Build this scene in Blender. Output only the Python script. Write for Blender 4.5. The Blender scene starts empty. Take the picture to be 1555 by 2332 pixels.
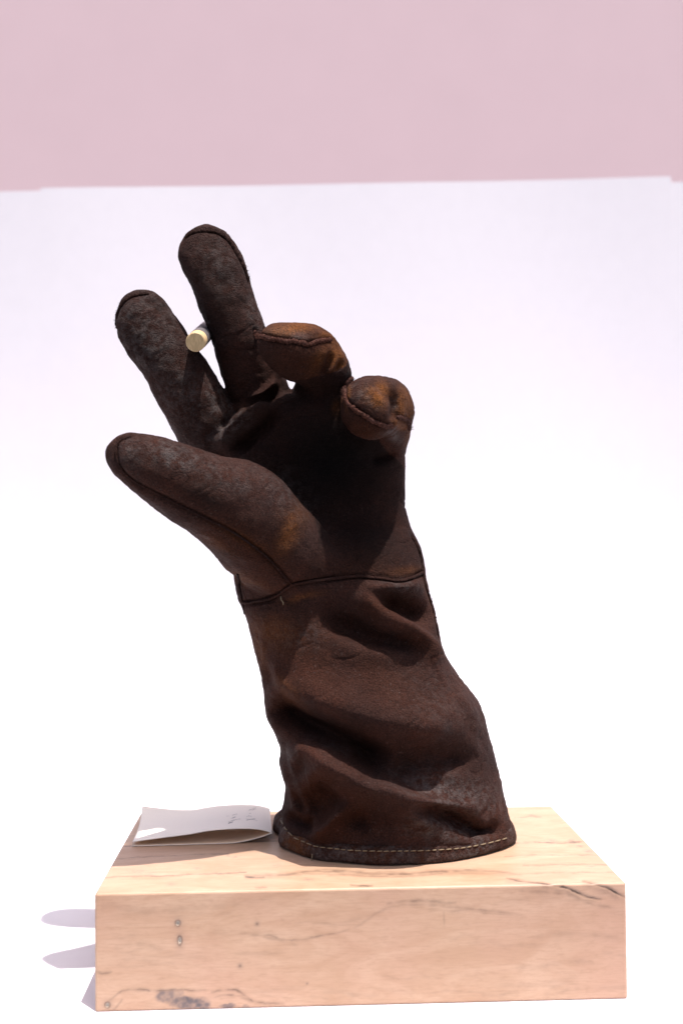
import bpy, bmesh, math, random
import numpy as np
from mathutils import Vector
from mathutils.bvhtree import BVHTree

random.seed(7); rng = np.random.default_rng(7)
scene = bpy.context.scene
COL = scene.collection

# ------------------------------------------------------------------ camera
F_PX, CX, CY = 2600.0, 777.5, 1166.0
CAM = np.array([-0.0294, -0.5188, 0.2090])
YAW, PITCH, ROLL = -0.04076, 0.02570, -0.00836
cyw, syw, cp, sp = math.cos(YAW), math.sin(YAW), math.cos(PITCH), math.sin(PITCH)
FWD = np.array([-syw*cp, cyw*cp, sp]); r0 = np.array([cyw, syw, 0.0]); u0 = np.cross(r0, FWD)
RIGHT = r0*math.cos(ROLL) + u0*math.sin(ROLL); UP = -r0*math.sin(ROLL) + u0*math.cos(ROLL)
cam_d = bpy.data.cameras.new('camera'); cam = bpy.data.objects.new('camera', cam_d); COL.objects.link(cam)
from mathutils import Matrix
m = Matrix.Identity(4)
for i in range(3):
    m[i][0] = RIGHT[i]; m[i][1] = UP[i]; m[i][2] = -FWD[i]; m[i][3] = CAM[i]
cam.matrix_world = m
cam_d.sensor_fit = 'VERTICAL'; cam_d.sensor_height = 36; cam_d.sensor_width = 24
cam_d.lens = F_PX/2332*36
cam_d.clip_start = 0.01; cam_d.clip_end = 200
cam_d.dof.use_dof = True; cam_d.dof.focus_distance = 0.565; cam_d.dof.aperture_fstop = 8.0
scene.camera = cam

# ------------------------------------------------------------------ light
SUN_DIR = np.array([0.0087, -0.0113, 0.0524]); SUN_DIR /= np.linalg.norm(SUN_DIR)
elev = math.asin(SUN_DIR[2]); az = math.atan2(SUN_DIR[0], SUN_DIR[1])
w = bpy.data.worlds.new('World'); scene.world = w; w.use_nodes = True
nt = w.node_tree; bg = nt.nodes['Background']
sky = nt.nodes.new('ShaderNodeTexSky'); sky.sky_type = 'NISHITA'; sky.sun_disc = False
sky.sun_elevation = elev; sky.sun_rotation = az
sky.air_density = 1.0; sky.dust_density = 4.0; sky.ozone_density = 0.3
nt.links.new(sky.outputs[0], bg.inputs[0]); bg.inputs[1].default_value = 0.15
sd = bpy.data.lights.new('sun', 'SUN'); sd.energy = 5.0; sd.angle = math.radians(0.55); sd.color = (1.0, 0.96, 0.91)
so = bpy.data.objects.new('sun', sd); COL.objects.link(so)
so.rotation_euler = Vector(SUN_DIR).to_track_quat('Z', 'Y').to_euler(); so.location = (0.3, -0.4, 2)
vs = scene.view_settings
vs.view_transform = 'Standard'; vs.look = 'None'; vs.gamma = 1; vs.use_curve_mapping = False
vs.exposure = 0.42

# ------------------------------------------------------------------ helpers
def ray(px, py):
    return FWD + RIGHT*(px-CX)/F_PX - UP*(py-CY)/F_PX
def at(px, py, Y):                       # the place at depth Y that the photograph shows at a pixel
    d = ray(px, py); return CAM + d*((Y-CAM[1])/d[1])
def at_z(px, py, z):
    d = ray(px, py); return CAM + d*((z-CAM[2])/d[2])
def project(P):
    q = np.asarray(P)-CAM; z = q@FWD
    return np.stack([CX+F_PX*(q@RIGHT)/z, CY-F_PX*(q@UP)/z], -1)

def link(name, me, mat=None, parent=None, **props):
    o = bpy.data.objects.new(name, me); COL.objects.link(o)
    if mat is not None and me is not None: me.materials.append(mat)
    if parent is not None: o.parent = parent
    for k, v in props.items(): o[k] = v
    return o
def mesh_from(name, V, F, smooth=True):
    me = bpy.data.meshes.new(name)
    me.from_pydata([tuple(v) for v in V], [], [tuple(int(i) for i in f) for f in F])
    if smooth: me.polygons.foreach_set('use_smooth', [True]*len(me.polygons))
    me.update(); return me

def hash3(ix, iy, iz, seed):
    h = (ix.astype(np.int64)*374761393 + iy.astype(np.int64)*668265263 + iz.astype(np.int64)*2147483647 + seed*974711) & 0xffffffff
    h = ((h ^ (h >> 13))*1274126177) & 0xffffffff
    h = ((h ^ (h >> 16))*2246822519) & 0xffffffff
    return ((h ^ (h >> 15)) & 0xffffff)/float(0xffffff)
def vnoise(P, scale, seed=0):
    P = np.asarray(P)*scale; i = np.floor(P); f = P-i; f = f*f*f*(f*(f*6-15)+10)
    i = i.astype(np.int64); out = 0
    for dx in (0, 1):
        for dy in (0, 1):
            for dz in (0, 1):
                wgt = (f[:, 0] if dx else 1-f[:, 0])*(f[:, 1] if dy else 1-f[:, 1])*(f[:, 2] if dz else 1-f[:, 2])
                out = out + wgt*hash3(i[:, 0]+dx, i[:, 1]+dy, i[:, 2]+dz, seed)
    return out*2-1
def fnoise(P, scale, seed=0, oct=3, gain=.5):
    s = 0; a = 1; t = 0
    for k in range(oct):
        s = s + a*vnoise(P, scale*2**k, seed+k*17); t += a; a *= gain
    return s/t

def catmull(pts, n, closed=False):
    pts = np.asarray(pts, float); out = []
    N = len(pts); segs = N if closed else N-1
    for i in range(segs):
        if closed: p = [pts[(i+k-1) % N] for k in range(4)]
        else: p = [pts[max(0, min(N-1, i+k-1))] for k in range(4)]
        for t in np.linspace(0, 1, n, endpoint=False):
            out.append(.5*((2*p[1])+(-p[0]+p[2])*t+(2*p[0]-5*p[1]+4*p[2]-p[3])*t*t+(-p[0]+3*p[1]-3*p[2]+p[3])*t**3))
    if not closed: out.append(pts[-1])
    return np.array(out)
def resample(path, step):
    d = np.r_[0, np.cumsum(np.linalg.norm(np.diff(path, axis=0), axis=1))]
    n = max(2, int(round(d[-1]/step))+1); s = np.linspace(0, d[-1], n)
    return np.stack([np.interp(s, d, path[:, k]) for k in range(path.shape[1])], 1)

def loft(rings, close_ends=True):
    V = []; F = []; n = len(rings[0])
    for r in rings: V += list(r)
    for i in range(len(rings)-1):
        for j in range(n):
            a, b = i*n+j, i*n+(j+1) % n
            F.append((a, b, b+n, a+n))
    if close_ends:
        c0 = len(V); V.append(np.mean(rings[0], 0)); V.append(np.mean(rings[-1], 0))
        for j in range(n):
            F.append((c0, (j+1) % n, j)); k = (len(rings)-1)*n
            F.append((c0+1, k+j, k+(j+1) % n))
    return np.array(V), F
def tube(path, radius, sides=8, flat=1.0, normals=None, jitter=0.0):
    path = np.asarray(path); n = len(path); rings = []
    T = np.gradient(path, axis=0); T /= np.linalg.norm(T, axis=1)[:, None]+1e-12
    ref = np.array([0.3, 0.2, 0.93])
    for i in range(n):
        if normals is not None: nn = normals[i]
        else: nn = ref - T[i]*(ref@T[i])
        nn = nn - T[i]*(nn@T[i]); nn /= np.linalg.norm(nn)+1e-12
        b = np.cross(T[i], nn); r = radius[i] if hasattr(radius, '__len__') else radius
        ang = np.arange(sides)/sides*2*math.pi
        rr = r*(1+jitter*rng.uniform(-1, 1, sides))
        rings.append(path[i] + (np.cos(ang)*rr)[:, None]*b + (np.sin(ang)*rr*flat)[:, None]*nn)
    return loft(rings)

# ------------------------------------------------------------------ materials
class NT:
    def __init__(s, name):
        s.m = bpy.data.materials.new(name); s.m.use_nodes = True; s.t = s.m.node_tree
        s.b = s.t.nodes['Principled BSDF']
    def n(s, typ, **kw):
        nd = s.t.nodes.new(typ)
        for k, v in kw.items():
            if k.startswith('_'): setattr(nd, k[1:], v)
            else: nd.inputs[k.replace('__', ' ')].default_value = v
        return nd
    def l(s, a, b): s.t.links.new(a, b)
    def noise(s, scale, detail=3, rough=.5, vec=None, dist=0):
        nd = s.n('ShaderNodeTexNoise', Scale=scale, Detail=detail, Roughness=rough, Distortion=dist)
        if vec is not None: s.l(vec, nd.inputs['Vector'])
        return nd.outputs['Fac']
    def coord(s): 
        return s.n('ShaderNodeTexCoord').outputs['Object']
    def mapping(s, vec, scale):
        nd = s.n('ShaderNodeMapping'); nd.inputs['Scale'].default_value = scale; s.l(vec, nd.inputs['Vector']); return nd.outputs[0]
    def ramp(s, fac, stops):
        nd = s.n('ShaderNodeValToRGB'); el = nd.color_ramp.elements
        while len(el) < len(stops): el.new(.5)
        for e, (p, c) in zip(el, stops):
            e.position = p; e.color = (c, c, c, 1) if not hasattr(c, '__len__') else (*c, 1)
        s.l(fac, nd.inputs[0]); return nd.outputs[0]
    def mix(s, fac, a, b, mode='MIX'):
        nd = s.n('ShaderNodeMix', _data_type='RGBA', _blend_type=mode)
        for sock, v in ((nd.inputs[0], fac), (nd.inputs[6], a), (nd.inputs[7], b)):
            if hasattr(v, 'links'): s.l(v, sock)
            elif hasattr(v, '__len__'): sock.default_value = (*v, 1)
            else: sock.default_value = v
        return nd.outputs[2]
    def math(s, op, a, b=0.0, clamp=False):
        nd = s.n('ShaderNodeMath', _operation=op, _use_clamp=clamp)
        for sock, v in ((nd.inputs[0], a), (nd.inputs[1], b)):
            if hasattr(v, 'links'): s.l(v, sock)
            else: sock.default_value = v
        return nd.outputs[0]
    def attr(s, name):
        return s.n('ShaderNodeAttribute', _attribute_name=name).outputs['Fac']
    def bump(s, h, strength, dist, prev=None):
        nd = s.n('ShaderNodeBump', Strength=strength, Distance=dist); s.l(h, nd.inputs['Height'])
        if prev is not None: s.l(prev, nd.inputs['Normal'])
        return nd.outputs[0]
    def set(s, **kw):
        for k, v in kw.items():
            sock = s.b.inputs[k.replace('__', ' ')]
            if hasattr(v, 'links'): s.l(v, sock)
            elif hasattr(v, '__len__'): sock.default_value = (*v, 1)
            else: sock.default_value = v
        return s.m

def leather_mat(name, attrs=True, lighten=1.0):
    k = NT(name); co = k.coord()
    n1 = k.noise(28, 4, .6, co, .3); n2 = k.noise(110, 4, .6, co); nap = k.noise(1250, 3, .7, co); spk = k.noise(620, 2, .7, co)
    L = lighten*2.05
    base = k.mix(k.ramp(n1, [(.35, 0), (.65, 1)]), (.0160*L, .0074*L, .0064*L), (.043*L, .0152*L, .0100*L))
    base = k.mix(k.ramp(n2, [(.3, 0), (.75, 1)]), base, (.028*L, .0145*L, .0126*L))
    if attrs:
        tan = k.math('MULTIPLY', k.attr('tan'), k.ramp(n2, [(.25, .55), (.55, 1)]))
        base = k.mix(k.math('MULTIPLY', tan, k.ramp(spk, [(.3, .6), (.6, 1)])), base, (.30, .105, .027))
        red = k.attr('red'); base = k.mix(k.math('MULTIPLY', red, k.ramp(n2, [(.25, .4), (.7, 1)])), base, (.066, .0195, .0075))
        base = k.mix(k.attr('black_and_shade'), base, (.0040, .0030, .0033))
        scf = k.math('MULTIPLY', k.attr('scuff'), k.ramp(k.noise(260, 4, .75, co), [(.42, 0), (.66, 1)]))
        base = k.mix(scf, base, (.125, .102, .098))
    # nap: tiny light and dark fibres
    col = k.mix(k.ramp(nap, [(.36, .62), (.66, 0)]), base, (.006, .0038, .0034))
    sf = k.ramp(spk, [(.62, 0), (.78, .34)])
    if attrs: sf = k.math('MULTIPLY', sf, k.math('SUBTRACT', 1.0, k.attr('black_and_shade'), True))
    col = k.mix(sf, col, (.15, .115, .105))
    b1 = k.bump(k.noise(330, 3, .6, co), .6, .0014)
    b2 = k.bump(nap, 1.0, .0015, b1)
    rough = k.ramp(n2, [(.3, .58), (.7, .80)])
    if attrs:
        rough = k.mix(k.attr('shine'), rough, (.28, .28, .28))
    k.set(Base__Color=col, Roughness=rough, Normal=b2)
    if attrs: k.l(k.math('ADD', k.math('MULTIPLY', k.math('ADD', scf, k.attr('shine')), .4), .05), k.b.inputs['Specular IOR Level'])
    else: k.b.inputs['Specular IOR Level'].default_value = .05
    k.b.inputs['Sheen Weight'].default_value = .0
    k.b.inputs['Sheen Roughness'].default_value = .5
    k.b.inputs['Sheen Tint'].default_value = (.8, .55, .5, 1)
    return k.m
M_LEATHER = leather_mat('dark oiled suede')
M_WELT = leather_mat('frayed suede edge', False, 2.1)
M_WELT_DARK = leather_mat('folded suede edge', False, .8)
M_LEATHER_DARK = leather_mat('pressed leather', False, .45)
def plain(name, col, rough=.6, nscale=300, var=.15, bump=.2, bd=.0003):
    k = NT(name); co = k.coord(); n = k.noise(nscale, 4, .6, co)
    c = k.mix(k.ramp(n, [(.3, 0), (.7, 1)]), tuple(x*(1-var) for x in col), tuple(min(1, x*(1+var)) for x in col))
    return k.set(Base__Color=c, Roughness=rough, Normal=k.bump(n, bump, bd))
M_THREAD = plain('waxed cotton thread', (.19, .135, .08), .7, 1500, .4)
M_PAPERCARD = plain('manila card', (.93, .84, .76), .75, 900, .02, .05, .0001)
M_INK = plain('pencil line', (.28, .25, .26), .7, 900, .2, .0)
M_SWEEP = plain('white backdrop paper', (.685, .65, .69), .85, 60, .012, .05, .0005)
M_BOARD = plain('white board', (.78, .72, .75), .8, 60, .015, .05, .0005)
M_WALL = plain('pinkish beige wall', (.72, .525, .56), .9, 8, .012, .1, .002)
M_GROUND = plain('dark unseen ground', (.06, .056, .055), .9, 12, .12, .2, .003)  # unseen ground, given a dark tone to lower fill light on the glove

# ------------------------------------------------------------------ setting
def grid_sheet(name, prof, x0, x1, nx, thick):
    prof = np.array(prof); xs = np.linspace(x0, x1, nx); n = len(prof)
    T = np.gradient(prof, axis=0); N = np.stack([-T[:, 1], T[:, 0]], 1); N /= np.linalg.norm(N, axis=1)[:, None]
    V = []; F = []
    for s in (0, 1):
        for x in xs:
            for p, q in zip(prof, N):
                a = p - q*thick*s; V.append((x, a[0], a[1]))
    K = nx*n
    for i in range(nx-1):
        for j in range(n-1):
            a = i*n+j; F.append((a, a+n, a+n+1, a+1)); F.append((K+a, K+a+1, K+a+n+1, K+a+n))
    for i in range(nx-1):
        for j in (0, n-1):
            a = i*n+j; f = (a, K+a, K+a+n, a+n); F.append(f if j == 0 else f[::-1])
    for j in range(n-1):
        for i in (0, nx-1):
            a = i*n+j; f = (a, a+1, K+a+1, K+a); F.append(f if i == 0 else f[::-1])
    me = mesh_from(name, V, F); bm = bmesh.new(); bm.from_mesh(me)
    for e in bm.edges: e.smooth = e.calc_face_angle(0) < .6
    bm.to_mesh(me); bm.free(); return me

g = mesh_from('ground', [(-40, -40, -.006), (40, -40, -.006), (40, 40, -.006), (-40, 40, -.006)], [(0, 1, 2, 3)], False)
link('ground', g, M_GROUND, kind='structure')
YW = .66                                    # depth of the upright part of the paper
def sweep_profile(top):
    pr = [(y, 0) for y in np.linspace(-.09, YW-.15, 8)]
    a, b = .15, .17
    for t in np.linspace(.03, math.pi/2-.03, 30): pr.append((YW-a+a*math.sin(t), b-b*math.cos(t)))
    for z in np.linspace(b+.005, top, 14): pr.append((YW+.02*(z-b), z))
    return np.array(pr)
# the upper edge climbs a little to the right; both outer corners are cut a little lower
YT = YW+.02*.39
pl, pr_ = at(95, 430, YT), at(1525, 403, YT); ql, qr = at(40, 437, YT), at(1550, 416, YT)
slope = (pr_[2]-pl[2])/(pr_[0]-pl[0])
xs_ = np.sort(np.r_[np.linspace(-.62, .62, 80), pl[0]-.0004, pl[0]+.0004, pr_[0]-.0004, pr_[0]+.0004])
me = grid_sheet('backdrop_paper', sweep_profile((pl[2]+pr_[2])/2), -.62, .62, len(xs_), .0006)
co = np.empty(len(me.vertices)*3, 'f'); me.vertices.foreach_get('co', co); co = co.reshape(-1, 3)
npf = len(co)//2//len(xs_); co[:, 0] = np.tile(np.repeat(xs_, npf), 2)
mid = (pl[2]+pr_[2])/2; x_ = co[:, 0]
topz = pl[2]+slope*(x_-pl[0])
topz = np.where(x_ < pl[0], ql[2]+slope*(x_-ql[0]), topz); topz = np.where(x_ > pr_[0], qr[2]+slope*(x_-qr[0]), topz)
wz = np.clip((co[:, 2]-.2)/(mid-.2), 0, 1); co[:, 2] += wz*(topz-mid)
co[:, 1] += np.clip(co[:, 2]/.3, 0, 1)*(.0022*np.sin(x_*8+1)+.0012*np.sin(x_*19+co[:, 2]*6))
me.vertices.foreach_set('co', co.ravel()); me.update()
link('backdrop_paper', me, M_SWEEP, label='white backdrop paper curving up from the floor behind the glove', category='backdrop')
# side flaps of the same floor paper beyond the sheet
me = mesh_from('floor_sheet', [(-.62, -.085, -.003), (.62, -.085, -.003), (.62, YW+.009, -.003), (-.62, YW+.009, -.003)], [(0, 1, 2, 3)], False)
link('floor', me, M_SWEEP, kind='structure')
WY = 1.9
me = mesh_from('wall', [(-6, WY, -.005), (6, WY, -.005), (6, WY, 3.2), (-6, WY, 3.2), (-6, WY+.2, -.005), (6, WY+.2, -.005), (6, WY+.2, 3.2), (-6, WY+.2, 3.2)],
               [(0, 1, 2, 3), (5, 4, 7, 6), (3, 2, 6, 7), (0, 3, 7, 4), (1, 5, 6, 2)], False)
link('wall', me, M_WALL, kind='structure')

# ------------------------------------------------------------------ wooden block
BW, BD, BH = .24, .1515, .05245
def seg_dist(P, path):
    best = np.full(len(P), 1e9); arc = np.zeros(len(P)); side = np.ones(len(P))
    L = np.r_[0, np.cumsum(np.linalg.norm(np.diff(path, axis=0), axis=1))]
    for i in range(len(path)-1):
        a = path[i]; d = path[i+1]-a; ll = d@d+1e-18
        t = np.clip(((P-a)@d)/ll, 0, 1); q = P-a-t[:, None]*d; dist = np.sqrt((q*q).sum(1))
        mk = dist < best; best[mk] = dist[mk]; arc[mk] = ((L[i]+t*math.sqrt(ll))/L[-1])[mk]
        if P.shape[1] == 2: side[mk] = np.sign(d[0]*q[:, 1]-d[1]*q[:, 0])[mk]
    return best, arc, side
def build_block():
    st = .00048; r = .0011
    def prof1(n0, n1, n):              # coordinates along an edge with bevel points folded in
        return np.linspace(n0, n1, n)
    bm = bmesh.new(); bmesh.ops.create_cube(bm, size=1)
    for v in bm.verts: v.co = Vector(((v.co.x)*BW, (v.co.y+.5)*BD, (v.co.z+.5)*BH))
    bmesh.ops.bevel(bm, geom=list(bm.edges), offset=r, segments=2, affect='EDGES', profile=.5)
    # slice into a fine lattice so the grain and the cracks have vertices to live on
    bm.faces.ensure_lookup_table()
    me = bpy.data.meshes.new('wooden_block'); bm.to_mesh(me); bm.free()
    V = []; F = []; idx = {}
    def sheet(fn, nu, nv):
        b = len(V)
        for i in range(nu+1):
            for j in range(nv+1): V.append(fn(i/nu, j/nv))
        for i in range(nu):
            for j in range(nv):
                a = b+i*(nv+1)+j; F.append((a, a+nv+1, a+nv+2, a+1))
    nx, ny, nz = int(BW/st), int(BD/st), int(BH/st)
    h = BW/2-r
    sheet(lambda a, b: (-h+2*h*a, r+(BD-2*r)*b, BH), nx, ny)                 # top
    sheet(lambda a, b: (-h+2*h*a, 0, r+(BH-2*r)*b), nx, nz)                  # front
    sheet(lambda a, b: (-BW/2, BD-r-(BD-2*r)*a, r+(BH-2*r)*b), ny//3, nz//3)
    sheet(lambda a, b: (BW/2, r+(BD-2*r)*a, r+(BH-2*r)*b), ny//3, nz//3)
    sheet(lambda a, b: (h-2*h*a, BD, r+(BH-2*r)*b), nx//6, nz//6)
    sheet(lambda a, b: (-h+2*h*a, BD-r-(BD-2*r)*b, 0), nx//6, ny//6)
    # rounded arrises
    def arris(p0, p1, c, n0, n1):
        p0, p1, n0, n1 = map(np.array, (p0, p1, n0, n1))
        def fn(a, b):
            t = b*math.pi/2; return tuple(p0+(p1-p0)*a + r*(math.cos(t)*n0+math.sin(t)*n1))
        sheet(fn, c, 3)
    arris((-h, r, BH-r), (h, r, BH-r), nx, (0, -1, 0), (0, 0, 1))
    arris((h, BD-r, BH-r), (-h, BD-r, BH-r), nx//4, (0, 1, 0), (0, 0, 1))
    arris((-h, BD-r, BH-r), (-h, r, BH-r), ny, (-1, 0, 0), (0, 0, 1))
    arris((h, r, BH-r), (h, BD-r, BH-r), ny, (1, 0, 0), (0, 0, 1))
    arris((h, r, r), (-h, r, r), nx, (0, -1, 0), (0, 0, -1))
    arris((-h, r, r), (-h, BD-r, r), nx//4, (-1, 0, 0), (0, 0, -1))
    arris((h, BD-r, r), (h, r, r), nx//4, (1, 0, 0), (0, 0, -1))
    for sx, sy in ((-1, 0), (1, 0), (-1, 1), (1, 1)):
        p = np.array((sx*h, r if sy == 0 else BD-r, 0.))
        n0 = np.array((sx, 0, 0.)); n1 = np.array((0, -1 if sy == 0 else 1, 0.))
        flip = (sx < 0) == (sy == 0)
        a0, a1 = (n0, n1) if flip else (n1, n0)
        sheet(lambda a, b: tuple(p+np.array((0, 0, BH-r-(BH-2*r)*a)) + r*(math.cos(b*math.pi/2)*a0+math.sin(b*math.pi/2)*a1)) , nz, 3)
    for sx in (-1, 1):                      # rounded corners
        for sy in (0, 1):
            for sz in (0, 1):
                c_ = np.array((sx*h, BD-r if sy else r, BH-r if sz else r)); d_ = np.array((sx, 1 if sy else -1, 1 if sz else -1))
                def fn(a, b):
                    t, p = a*math.pi/2, b*math.pi/2
                    return tuple(c_+r*d_*np.array((math.cos(t)*math.cos(p), math.sin(t)*math.cos(p), math.sin(p))))
                sheet(fn, 4, 4)
    bpy.data.meshes.remove(me)
    V = np.array(V)
    # --- figure of the wood: masks painted from curves on the two seen faces
    px = project(V); nv = len(V)
    top = V[:, 2] > BH-.0008; front = (V[:, 1] < .0008) & ~top
    line = np.zeros(nv); stain = np.zeros(nv); pale = np.zeros(nv); disp = np.zeros(nv)
    wob = np.stack([fnoise(V, 160, 3), fnoise(V, 160, 9)], 1)*3.0 + np.stack([fnoise(V, 900, 13), fnoise(V, 900, 19)], 1)*1.2
    pw = px+wob
    def stroke(mask, pts, width, amt, target=line, taper=True, soft=1.5):
        path = catmull(np.array(pts, float), 8)
        bb = (pw[:, 0] > path[:, 0].min()-60) & (pw[:, 0] < path[:, 0].max()+60) & (pw[:, 1] > path[:, 1].min()-60) & (pw[:, 1] < path[:, 1].max()+60) & mask
        ii = np.nonzero(bb)[0]
        if len(ii) == 0: return
        d, a, s = seg_dist(pw[ii], path)
        tp = np.sin(np.clip(a, .0, 1)*math.pi)**.35 if taper else 1
        brk = .75+.5*vnoise(V[ii], 350, 41)
        target[ii] = np.maximum(target[ii], amt*(1.28 if target is line else 1)*tp*np.clip(brk, .25, 1)*np.exp(-(d/width)**soft))
    # front face: wandering spalt lines
    stroke(front, [(245, 2280), (270, 2262), (290, 2255), (330, 2254), (350, 2258), (400, 2254), (440, 2256), (470, 2255)], 2.6, .55)
    stroke(front, [(480, 2262), (505, 2255), (540, 2255), (560, 2268), (580, 2280), (620, 2284), (650, 2288)], 2.6, .62)
    stroke(front, [(486, 2272), (520, 2266), (550, 2268), (572, 2283)], 2.2, .45)
    stroke(front, [(255, 2300), (270, 2288), (282, 2276)], 2.2, .5)
    stroke(front, [(218, 2214), (235, 2218), (255, 2212)], 3.0, .42)
    stroke(front, [(555, 2120), (575, 2130), (615, 2130), (640, 2140), (690, 2138), (760, 2125), (800, 2118)], 2.4, .42)
    stroke(front, [(560, 2122), (600, 2133), (640, 2143), (680, 2152)], 3.0, .28)
    stroke(front, [(800, 2120), (880, 2068), (960, 2060), (1020, 2064), (1100, 2076), (1190, 2086)], 3.5, .26)
    stroke(front, [(880, 2058), (950, 2052), (1040, 2056)], 3.5, .42)
    stroke(front, [(1020, 2075), (1100, 2072), (1180, 2082)], 3, .36)
    stroke(front, [(1180, 2030), (1290, 2036), (1340, 2055), (1425, 2078)], 4, .34)
    stroke(front, [(1010, 2070), (1012, 2110)], 1.5, .3)
    stroke(front, [(230, 2060), (330, 2075), (450, 2068), (560, 2058)], 9, .14)
    stroke(front, [(260, 2160), (330, 2150), (400, 2175), (470, 2180)], 6, .14)
    for k in range(46):                    # faint curl in the figure
        x0, y0 = rng.uniform(225, 1390), rng.uniform(2040, 2290); ln = rng.uniform(60, 260); sl = rng.uniform(-.12, .12)
        stroke(front, [(x0, y0), (x0+ln*.33, y0+sl*ln*.33+rng.uniform(-7, 7)), (x0+ln*.66, y0+sl*ln*.6+rng.uniform(-7, 7)), (x0+ln, y0+sl*ln)], rng.uniform(2, 7), rng.uniform(.05, .17))
    # cracks at the right shoulder, cut into the wood
    for pts, wd, am in (([(1150, 2000), (1195, 2007), (1240, 2012), (1285, 2022), (1330, 2040), (1370, 2048)], 2.6, .9), ([(1325, 2005), (1350, 2012), (1380, 2022), (1400, 2034), (1427, 2046)], 2.8, 1.0)):
        stroke(top | front, pts, wd, am); stroke(top | front, pts, wd*.9, .0006*am, disp)
        stroke(top | front, [(x, y+7) for x, y in pts], 9, .30)
    # knots and stain
    for x, y, rx, ry, hollow in ((405, 2103, 6, 7, 1), (410, 2142, 5.5, 10.5, 1), (586, 2104, 3.5, 3.5, 0), (547, 2200, 3.6, 3.6, 0), (245, 2289, 6, 7, 1), (700, 2240, 2, 2, 0)):
        ii = np.nonzero(front)[0]; q = (px[ii]+wob[ii]*.25-[x, y])/[rx, ry]; d = np.sqrt((q*q).sum(1))
        ring = np.exp(-((d-.95)/.28)**2) if hollow else np.exp(-(d/.9)**2)
        line[ii] = np.maximum(line[ii], ring*.68); stain[ii] = np.maximum(stain[ii], .18*np.exp(-((d-1)/1.3)**2))
        if hollow: pale[ii] = np.maximum(pale[ii], np.exp(-(d/.7)**4)); disp[ii] += .0007*np.exp(-(d/.75)**4)
    ii = np.nonzero(front)[0]
    blob = np.zeros(len(ii))
    for x, y, rx, ry, a in ((385, 2272, 26, 13, .8), (430, 2285, 42, 12, 1), (465, 2290, 16, 9, .9), (520, 2292, 16, 5, .8), (562, 2293, 9, 4, .7), (400, 2265, 18, 9, .6)):
        q = (px[ii]+wob[ii]*2.0-[x, y])/[rx, ry]; blob = np.maximum(blob, a*np.clip(1.35-np.sqrt((q*q).sum(1)), 0, .5)*2)
    stain[ii] = np.maximum(stain[ii], blob*np.clip(.75+.5*fnoise(V[ii], 500, 5), .2, 1))
    # top: long straight lines with the grain, small figures
    for x0, y0, x1, y1, wd, am in ((262, 1927, 660, 1914, 1.2, .75), (228, 1957, 520, 1944, 1.2, .45), (233, 1998, 560, 1986, 1.4, .5), (1160, 1921, 1340, 1916, 1.2, .5), (1150, 1950, 1390, 1946, 1.0, .4), (560, 1996, 600, 1998, 3, .7), (1190, 1972, 1380, 1969, 1.4, .35), (1170, 1862, 1230, 1860, 1.2, .4), (1180, 1990, 1400, 1987, 1.2, .3), (285, 1905, 640, 1893, 1.0, .4)):
        stroke(top, [(x0, y0), (x0*.66+x1*.34, y0*.66+y1*.34+rng.uniform(-1.5, 1.5)), (x0*.33+x1*.67, y0*.33+y1*.67+rng.uniform(-1.5, 1.5)), (x1, y1)], wd, am, taper=False)
    stroke(top, [(560, 1995), (640, 1993), (700, 1985), (770, 1984), (850, 1989), (930, 1990), (1000, 1985), (1080, 1983), (1140, 1986), (1190, 1994)], 4.0, .55)
    stroke(top, [(600, 1999), (700, 1991), (800, 1992), (900, 1996), (1000, 1990), (1100, 1988), (1170, 1993)], 3.0, .35)
    stroke(top, [(795, 2016), (815, 2017), (850, 2017)], 2.2, .65); stroke(top, [(580, 2021), (610, 2020)], 1.8, .6)
    for x, y, rx, ry, a in ((315, 1985, 22, 7, .32), (345, 1990, 14, 5, .3), (280, 1905, 10, 3, .6), (290, 1880, 14, 6, .85), (300, 1868, 8, 4, .6), (520, 1948, 5, 2, .7), (570, 1936, 16, 5, .3), (540, 1951, 14, 2, .4), (630, 1972, 12, 4, .25), (450, 1977, 8, 2, .5), (390, 2013, 12, 4, .3), (250, 1970, 4, 1.4, .7), (1255, 1917, 12, 5, .42), (1300, 1915, 7, 5, .4), (1318, 1928, 7, 2, .7), (1340, 1938, 9, 3, .5), (1210, 1858, 6, 1.6, .6), (1345, 1973, 10, 3, .3), (620, 1905, 10, 3, .5), (700, 2003, 14, 2.5, .35)):
        ii = np.nonzero(top)[0]; q = (px[ii]+wob[ii]*1.3-[x, y])/[rx, ry]; d = np.sqrt((q*q).sum(1))
        stain[ii] = np.maximum(stain[ii], a*np.exp(-d**2)*np.clip(.7+.6*vnoise(V[ii], 900, 71), .1, 1.2))
    V2 = V.copy()
    V2[top, 2] -= disp[top]; V2[front, 1] += disp[front]
    me = mesh_from('wooden_block', V2, F)
    for nme, arr in (('line', line), ('stain', stain), ('pale', pale)):
        a = me.attributes.new(nme, 'FLOAT', 'POINT'); a.data.foreach_set('value', np.clip(arr, 0, 1).astype('f'))
    return me
k = NT('spalted maple'); co = k.coord()
g1 = k.noise(1, 5, .6, k.mapping(co, (20, 60, 60)), 1.4); g2 = k.noise(1, 4, .65, k.mapping(co, (130, 1100, 1100)), .2); g3 = k.noise(14, 3, .5, co, .6)
fl = k.noise(1, 3, .6, k.mapping(co, (160, 700, 420)), .3)
c = k.mix(k.ramp(g1, [(.36, 0), (.64, 1)]), (.425, .258, .165), (.505, .330, .226))
c = k.mix(k.ramp(g3, [(.42, 0), (.72, .55)]), c, (.475, .277, .203))
c = k.mix(k.ramp(g2, [(.46, 0), (.72, .42)]), c, (.33, .195, .12))
c = k.mix(k.ramp(fl, [(.55, 0), (.74, .34)]), c, (.33, .19, .12))
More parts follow.
